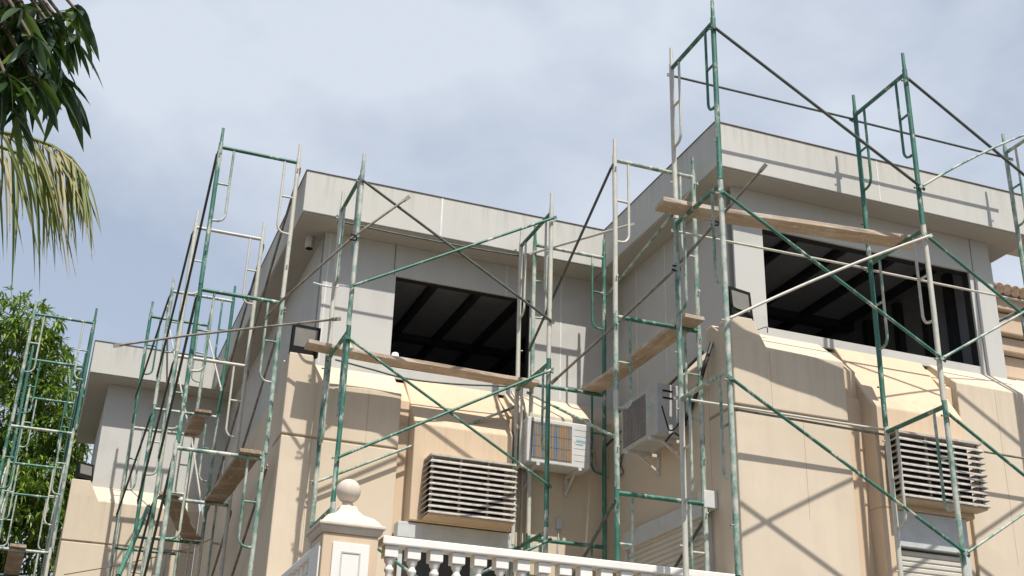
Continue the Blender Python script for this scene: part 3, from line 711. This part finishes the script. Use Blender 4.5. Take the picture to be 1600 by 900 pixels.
# T4 tower along the left flank of the middle wing
T4 = empty('scaffold_tower', (1.65, 17, 0), 'deep green and cream scaffold tower along the left side of the middle wing', 'scaffold', SG)
F4 = [(13.6, 1.155, 2.115, 9.25), (15.96, 1.175, 2.10, 9.25), (18.3, 1.14, 2.08, 9.22), (19.75, 0.95, 1.90, 9.32)]
cols4 = [('ggmgm', 'cmmmm', 'ggmgg'), ('cmmgm', 'cccgm', 'ccmgm'), ('mgmgm', 'gmcgg', 'mmggm'), ('gmmgm', 'mcmmm', 'gmgmm')]
for i, ((y, xl, xr, zt), (ca, cb, cbar)) in enumerate(zip(F4, cols4)):
    for k in range(5):
        dxl = 0.0 if k < 2 else -0.02*(k-1) if i == 0 else 0.0
        frame(T4, (xl+dxl, y), (xr+dxl, y), zt-1.905*k, 1.905, ca[k], cb[k], cbar[k], -1 if i == 0 else 1, k == 0)
for i in range(3):
    y0, y1 = F4[i][0], F4[i+1][0]
    for k in range(5):
        za, zb_ = F4[i][3]-1.905*k, F4[i+1][3]-1.905*k
        xl = F4[i][1]-0.03; xl2 = F4[i+1][1]-0.03; xr = F4[i][2]+0.03; xr2 = F4[i+1][2]+0.03
        brace(T4, (xl, y0, za-0.1), (xl2, y1, zb_-1.40), 'k')
        if k < 3 and i < 2: brace(T4, (xr, y0, za-0.1), (xr2, y1, zb_-1.40), 'b' if k < 2 else 'b', 0.014, -0.05 if k == 0 else 0.03)
    if i == 2: brace(T4, (xl, y0, F4[2][3]-0.3), (xl+0.35, y1, F4[2][3]-1.7), 'c')
brace(T4, at(232,792,y=15.9), at(185,900,y=15.0), 'g', 0.028, 0, 'ledger')
brace(T4, at(262,500,y=19.7), at(292,655,y=19.3), 'c', 0.013)
brace(T4, at(325,525,y=18.25), at(345,606,y=18.0), 'c', 0.013)
brace(T4, at(300,690,y=18.25), at(318,810,y=18.0), 'c', 0.013)

# T5 far left tower
T5 = empty('scaffold_tower', (-0.35, 22, 0), 'green scaffold tower at the far left in front of the leafy tree', 'scaffold', SG)
F5 = [(20.3, -0.84, 0.105), (22.6, -0.84, 0.07), (24.9, -0.84, 0.03)]
cols5 = [('mgmgm', 'gmcgg', 'gmmmm'), ('gmmgm', 'gcccm', 'gggmm'), ('mmmmm', 'gmccm', 'ggmmm')]
for i, ((y, xl, xr), (ca, cb, cbar)) in enumerate(zip(F5, cols5)):
    for k in range(5):
        dx = -0.022*k
        frame(T5, (xl+dx, y), (xr+dx, y), 9.26-1.91*k, 1.905, ca[k], cb[k], cbar[k], 1, k == 0)
for i in range(2):
    y0, y1 = F5[i][0], F5[i+1][0]
    for k in range(5):
        z = 9.26-1.91*k
        for xx in (F5[i][1]-0.03, F5[i][2]-0.02):
            brace(T5, (xx, y0, z-0.1), (xx-0.02, y1, z-1.40), 'k' if k % 2 == 0 else 'b', 0.0125, -0.03)
            if k > 0: brace(T5, (xx, y0, max(0.1, z-1.42)), (xx-0.02, y1, z-0.1), 'm')

# T7 tower behind the right end of the roof
T7 = empty('scaffold_tower', (11.6, 13.6, 0), 'scaffold tower partly cut off at the right edge behind the roof end', 'scaffold', SG)
for (x, y0, y1) in ((at(1574,420,y=13.2).x, 12.9, 13.9), (at(1574,420,y=13.2).x+2.3, 12.9, 13.9)):
    for k in range(5):
        frame(T7, (x, y0), (x, y1), 8.95-1.8*k, 1.8, 'mcgmm'[k], 'cmmgm'[k], 'mgmgm'[k], 1, k == 0)
xx = at(1574,420,y=13.2).x
for k in range(4):
    brace(T7, (xx, 12.86, 8.85-1.8*k), (xx+2.3, 12.86, 7.5-1.8*k), 'g'); brace(T7, (xx, 13.94, 7.5-1.8*k), (xx+2.3, 13.94, 8.85-1.8*k), 'k')

# loose tubes tied to the scaffolds
def rod(pts, mat, label, r=0.0145):
    pts = [Vector(p) for p in pts]
    m = MB(); m.tube(pts, r, 8)
    for e, o in ((pts[0], pts[1]), (pts[-1], pts[-2])):
        dd = (o-e).normalized(); s_ = dd.cross(Vector((0,0,1))).normalized(); m.obox(e-dd*0.02, dd*0.05, s_*0.006, dd.cross(s_)*0.021)
    return tag(m.build('loose_tube', M[mat]), label, 'steel tube', 'loose tubes tied to the scaffold')
rod([at(187,539,y=13.52), at(295,524,y=13.50), at(420,510,y=13.2), at(523,499,y=12.93)], 'b', 'long near level brown tube crossing the left tower, free end over far left roof')
rod([at(633,312,y=12.17), at(551,371,y=12.19), at(440,470,y=12.9), at(420,492,y=13.1)], 'b', 'slanting brown tube tied to the middle tower with its flat end over the fascia')
rod([at(1190,265,y=9.15), at(1117,349,y=9.6), at(1056,418,y=10.2)], 'b', 'slanting tube with flat pierced end just below the right wing fascia corner')
rod([at(1119,347,y=9.57), at(1056,420,y=10.12), at(970,500,y=10.75), at(868,593,y=11.6)], 'b', 'slanting tube running down behind the corner tower legs to the middle tower')
tie = [(551,371,11.93),(1117,349,9.55),(1056,419,10.1)]
cable([at(548,366,y=12.15), at(556,369,y=12.15), at(556,375,y=12.15), at(546,374,y=12.15)], 0.009, 'black', 'tie_wire', 'black tie wire on the middle tower leg holding a slanting tube', 'tie wire')
cable([at(1112,345,y=9.5), at(1122,347,y=9.5), at(1121,352,y=9.5), at(1111,350,y=9.5)], 0.009, 'black', 'tie_wire', 'black tie wire where two slanting tubes meet near the plank end', 'tie wire')
cable([at(1051,415,y=10.05), at(1061,417,y=10.05), at(1061,424,y=10.05), at(1050,421,y=10.05)], 0.009, 'black', 'tie_wire', 'black tie wire on the tubes left of the right wing wall', 'tie wire')
cable([at(490,442,y=13.0), at(505,446,y=12.95), at(524,449,y=12.95), at(531,446,y=13.0), at(545,448,y=12.4)], 0.011, 'metal', 'tie_strap', 'white strap tied round the pale rear leg of the middle tower', 'strap')
cable([at(100,898,y=20.2), at(200,880,y=19), at(290,858,y=17.5), at(330,842,y=16.2)], 0.008, 'b', 'wire', 'thin brown wire crossing the foot of the far left wall', 'wire')

# ------------------------------------------------------------------ planks
def plank(a, b, wdir, wd, th, label, mat='wood'):
    """a, b: underside end points; wdir: sideways direction"""
    a = Vector(a); b = Vector(b); L_ = (b-a).length; u = (b-a).normalized(); wv = Vector(wdir); wv = (wv-u*wv.dot(u)).normalized(); n = u.cross(wv)
    if n.z < 0: wv = -wv; n = u.cross(wv)
    m = MB(); vs = []; S = 12
    for i in range(S+1):
        t = i/S; bow = -0.022*4*t*(1-t)+0.006*math.sin(9*t+L_)
        for (p, q) in ((-1,0),(1,0),(1,1),(-1,1)):
            e = rnd.uniform(-0.006, 0.006)
            vs.append((t*L_, p*wd/2+e, q*th+bow+e*0.5))
    fs = [(0,1,2,3), tuple(4*S+k for k in (3,2,1,0))]
    for i in range(S):
        for k in range(4): fs.append((4*i+k, 4*i+(k+1) % 4, 4*i+4+(k+1) % 4, 4*i+4+k))
    m.add(vs, fs); o = m.build('plank', M[mat], None, 0.004)
    o.matrix_world = Matrix(((u.x,wv.x,n.x,a.x),(u.y,wv.y,n.y,a.y),(u.z,wv.z,n.z,a.z),(0,0,0,1)))
    return tag(o, label, 'plank', 'wooden scaffold planks')
zr = Z1[1]+0.022
plank((at(1030,322,y=9.82).x, 9.82, zr), (at(1432,378,y=9.5).x, 9.5, zr), (0,1,0), 0.235, 0.05, 'long weathered plank under the right fascia across the top of the right window')
zr = Z3[1]+0.024
plank((at(479,536,y=13.08).x, 13.08, zr+0.05), (at(838,590,y=13.08).x, 13.08, zr), (0,1,0), 0.235, 0.045, 'long plank across the lower part of the middle window holding a paint tin')
zr = Z2[1]+0.024
plank((at(905,606,y=13.3).x+0.1, 13.3, zr+0.02), (at(1086,500,y=10.55).x, 10.55, zr), (1,0,0), 0.235, 0.045, 'plank pointing at the viewer in the corner tower above the striped air conditioner')
z5 = F4[0][3]-3.81+0.024
plank((at(330,788,y=16.05).x+0.02, 16.05, z5-0.0), (at(393,697,y=13.5).x, 13.5, z5), (1,0,0), 0.24, 0.045, 'dark plank seen from below on the nearest bay of the left flank tower', 'wood_dark')
plank((at(298,850,y=18.4).x, 18.4, z5), (at(262,780,y=15.85).x, 15.85, z5+0.0), (1,0,0), 0.24, 0.045, 'dark plank seen from below leaning right, lowest on the left flank tower', 'wood_dark')
z6 = F4[2][3]-1.905+0.024
plank((at(300,668,y=19.9).x, 19.9, z6+0.1), (at(318,640,y=18.2).x, 18.2, z6), (1,0,0), 0.24, 0.04, 'short plank high up at the rear of the left flank tower', 'wood_dark')
z7 = 9.26-1.91*2+0.024
plank((at(28,870,y=20.2).x-0.03, 20.2, z7), (at(28,870,y=20.2).x-0.1, 22.75, z7), (1,0,0), 0.24, 0.045, 'dark plank on the far left tower in front of the tree', 'wood_dark')
# tins on the plank
p = at(546,530,y=13.08); zt_ = Z3[1]+0.022+0.045+0.045
t = empty('paint_tin', (p.x, 13.08, zt_), 'small paint tin with yellow and white label on the plank', 'paint tin')
MB().lathe((p.x,13.08,zt_), [(0.05,0),(0.05,0.10),(0.047,0.105),(0.047,0.108)], 18).build('tin_body', M['metal'], t)
MB().lathe((p.x,13.08,zt_+0.055), [(0.0508,0),(0.0508,0.046)], 18).build('label_band', M['yellow'], t)
mk = MB()
for k in range(5): mk.box((p.x-0.028+k*0.012, 13.08-0.0535, zt_+0.067), (p.x-0.022+k*0.012, 13.08-0.049, zt_+0.088))
mk.build('label_print', M['black'], t)
p = at(618,546,y=13.08)
t = empty('plastic_tub', (p.x, 13.08, zt_-0.012), 'small white tub upside down on the plank before the dark window', 'tub')
MB().lathe((p.x,13.08,zt_-0.012), [(0.05,0),(0.05,0.012),(0.044,0.014),(0.038,0.055),(0.030,0.06)], 18).build('tub_body', M['white'], t)
MB().lathe((p.x,13.08,zt_-0.012), [(0.053,0.001),(0.053,0.010)], 18).build('tub_rim', M['metal'], t)

# ------------------------------------------------------------------ neighbouring house at the right
nb = empty('neighbour_house', (19.5, 19, 0), 'sand coloured neighbouring house with tiled eaves seen past the right corner', 'house')
c0 = at(1545,470,y=17.0)
xL = c0.x-0.6
zz = at(1570,462,y=17).z
MB().box((xL+0.5, 17.5, 0), (xL+8, 24, zz-1.55)).build('wall', M['sand'], nb)
for k, (ztop, hgt, out) in enumerate(((zz, 0.30, 0.0), (zz-0.32, 0.42, 0.10), (zz-0.76, 0.30, 0.22), (zz-1.08, 0.45, 0.36))):
    MB().box((xL+out*0.4, 17.0+out, ztop-hgt), (xL+8, 24, ztop)).build('cornice', M['sand'], nb, 0.03)
m = MB(); x = xL
while x < xL+8:
    m.lathe((0,0,0), [(0.001,0),(0.001,0.001)], 4) if False else None
    pts = [(x, 16.85, zz+0.05), (x, 20.0, zz+1.15)]
    m.tube(pts, [0.11, 0.10], 10); x += 0.19
rf = m.build('roof_tiles', M['tile'], nb)
MB().box((xL+0.9, 16.9, zz-3.2), (xL+5, 17.45, zz-1.75)).build('awning_box', M['metal'], nb, 0.02)
m = MB()
for k in range(8): m.tube([(xL+0.95+k*0.28, 16.85, zz-3.1), (xL+1.05+k*0.28, 16.85, zz-1.8)], 0.03, 6)
m.build('awning_bars', M['k'], nb)

# ------------------------------------------------------------------ trees
def leaf(m, base, d, up, ln, wd, droop=0.3, seg=3, fold=0.25):
    d = Vector(d).normalized(); side = d.cross(up)
    if side.length < 1e-4: side = d.cross(Vector((1,0,0)))
    side.normalize(); nrm = side.cross(d)
    vs = []
    for i in range(seg+1):
        t = i/seg; c = base+d*ln*t+Vector((0,0,-droop*ln*t*t)); w_ = wd*(math.sin(math.pi*min(1, 0.08+t*0.92))**0.8 if t < 1 else 0.02)
        vs += [c-side*w_/2+nrm*fold*w_*0.5, c, c+side*w_/2+nrm*fold*w_*0.5]
    fs = []
    for i in range(seg): fs += [(3*i,3*i+1,3*i+4,3*i+3), (3*i+1,3*i+2,3*i+5,3*i+4)]
    m.add(vs, fs, True)
def rdir(): 
    while True:
        v = Vector((rnd.uniform(-1,1), rnd.uniform(-1,1), rnd.uniform(-1,1)))
        if 0.05 < v.length < 1: return v.normalized()
# leafy tree far left
t = empty('leafy_tree', (-3.1, 28, 0), 'bright green leafy tree behind the far left scaffold', 'tree')
m = MB(); m.tube([(-3.1,28,0),(-3.0,28,3),(-2.8,28.1,5.2)], [0.28,0.22,0.17], 10)
blobs = []
for k in range(60):
    v = rdir(); rr = rnd.uniform(0.45, 1.0)
    blobs.append((Vector((-2.75+v.x*3.2*rr, 28+v.y*3.0*rr, 7.2+v.z*3.0*rr)), rnd.uniform(0.55, 1.0)))
for px, py, r_ in ((40,470,.75),(20,520,.9),(70,590,.9),(85,640,.85),(60,700,.95),(95,655,.55),(70,780,.8),(120,735,.35),(60,850,.9),(30,640,1.0),(20,780,1.0),(90,830,.6),(62,545,.6),(15,455,.7),(60,470,.55),(95,600,.5),(105,690,.5),(120,650,.45),(105,800,.5),(85,560,.5),(45,510,.8),(10,600,.9),(35,720,.9),(80,730,.7),(20,880,.9),(100,880,.5)):
    py += 42 if py < 530 else 12
    blobs.append((at(px,py,y=27.2+rnd.uniform(-.6,1.2)), r_))
for b, r_ in blobs:
    if rnd.random() < 0.6: m.tube([(-2.85,28.05,5.0), Vector((-2.8,28.1,5.2)).lerp(b,0.5)+Vector((0,0,0.4)), b], [0.07,0.045,0.012], 6)
m.build('trunk', M['trunk'], t)
m = MB()
for b, r_ in blobs:
    for k in range(int(95*r_*r_)+22):
        v = rdir(); c = b+v*r_*rnd.uniform(0.55,1.0)**0.5*Vector((1,1,0.8)).length/1.62
        ax = (v*0.8+rdir()*0.5+Vector((0,0,0.1))).normalized()
        for q in range(rnd.randint(5,8)):
            d = (ax*0.5+rdir()*0.9+Vector((0,0,-0.25))).normalized()
            leaf(m, c, d, Vector((0,0,1)), rnd.uniform(0.16,0.27), rnd.uniform(0.045,0.065), 0.3, 2)
m.build('crown', M['leaf'], t, fix=False)

# mango tree leaning in from the upper left
t = empty('mango_tree', (-2.0, 4.9, 0), 'dark mango branches with long drooping leaves at the upper left', 'tree')
m = MB(); m.tube([(-2.0,4.9,0),(-1.95,4.85,2.2),(-1.7,4.8,4.2),(-1.3,4.7,5.3)], [0.14,0.12,0.09,0.06], 10)
tips = []
for (px, py, y) in ((20,20,4.6),(60,10,4.8),(100,30,4.7),(75,75,4.5),(112,60,4.65),(40,100,4.45),(95,115,4.6),(10,120,4.3),(55,130,4.4),(20,60,4.7),(118,15,4.8),(5,90,4.6),(80,25,4.6),(45,45,4.7),(5,5,4.6),(35,10,4.4),(30,80,4.55),(15,100,4.5),(60,45,4.6),(0,40,4.5),(100,140,4.7),(20,145,4.5),(75,125,4.5),(50,60,4.35),(85,50,4.6),(0,140,4.4)):
    p = at(px, py, y=y); tips.append(p)
    q = Vector((-1.3,4.7,5.3)); mid = q.lerp(p, 0.6)+Vector((0,0,0.18)); m.tube([q, mid, p], [0.03,0.016,0.006], 6)
for k in range(62):
    p = Vector((rnd.uniform(-2.6,-0.72), rnd.uniform(4.2,5.6), rnd.uniform(4.3,6.0))) if k < 30 else Vector((rnd.uniform(-1.6,0.1), rnd.uniform(2.9,4.3), rnd.uniform(5.0,6.4))); tips.append(p); m.tube([(-1.5,4.75,4.8), Vector((-1.5,4.75,5.0)).lerp(p,0.6), p], [0.03,0.02,0.006], 6)
m.build('trunk', M['trunk'], t)
m = MB()
for p in tips:
    a0 = rnd.uniform(0, 6.28); n = rnd.randint(8,12)
    for k in range(n):
        a = a0+k*2.4; dn = rnd.uniform(-1.5,-0.35)
        d = Vector((math.cos(a), math.sin(a), dn))
        leaf(m, p+Vector((0,0,rnd.uniform(-0.03,0.03))), d, Vector((math.cos(a+1.5),math.sin(a+1.5),0.6)) if dn < -1 else Vector((0,0,1)), rnd.uniform(0.13,0.22), rnd.uniform(0.028,0.042), rnd.uniform(0.1,0.5), 5)
m.build('foliage', M['mango'], t, fix=False)

# palm with a hanging frond
t = empty('palm_tree', (-2.4, 5.6, 0), 'yellowing palm frond hanging below the mango branches', 'palm')
m = MB(); pts = [(-2.4,5.6,0),(-2.38,5.6,2),(-2.3,5.6,3.6),(-2.25,5.6,4.6)]; m.tube(pts, [0.17,0.13,0.12,0.13], 12); m.build('trunk', M['trunk'], t)
def frond(rach, n, lmin, lmax, spread, seed):
    rg = random.Random(seed)
    P = [Vector(p) for p in rach]; m = MB(); m.tube(P, [0.018-0.013*i/(len(P)-1) for i in range(len(P))], 7)
    for k in range(n):
        t_ = 0.30+0.70*k/(n-1); f = t_*(len(P)-1); i = min(int(f), len(P)-2); c = P[i].lerp(P[i+1], f-i); ax = (P[i+1]-P[i]).normalized()
        for s_ in (-1, 1):
            side = ax.cross(Vector((0,0,1))).normalized()*s_
            ln = rg.uniform(lmin, lmax)*(1-0.45*max(0, t_-0.6)/0.4)*(0.55 if rg.random() < 0.18 else 1)
            d = (ax*rg.uniform(0.25,0.9)+side*rg.uniform(0.1,0.6)*spread+Vector((0,0,-rg.uniform(0.3,1.2)))).normalized()
            leaf(m, c, d, side+Vector((rg.uniform(-.6,.6),rg.uniform(-.6,.6),0)), ln, rg.uniform(0.008,0.015), rg.uniform(0.3,0.8), 6, 0.5)
    return m.build('frond', M['palm'], t, fix=False)
YP = 5.4
frond([(-2.25,5.6,4.6), (-1.5,5.5,4.95), (-0.9,5.45,4.75), at(0,207,y=YP), at(42,214,y=YP), at(82,228,y=YP), at(112,247,y=YP), at(134,275,y=YP)], 44, 0.30, 0.50, 1.3, 4)
frond([(-2.25,5.6,4.6), (-1.6,5.7,4.9), (-1.0,5.75,4.7), at(-10,225,y=5.75), at(30,240,y=5.75), at(60,260,y=5.75), at(85,285,y=5.75)], 18, 0.30, 0.46, 1.2, 9)
frond([(-2.25,5.6,4.6), (-2.9,5.3,5.2), (-3.6,5.0,5.0), (-4.2,4.8,4.3)], 30, 0.4, 0.55, 1.0, 5)
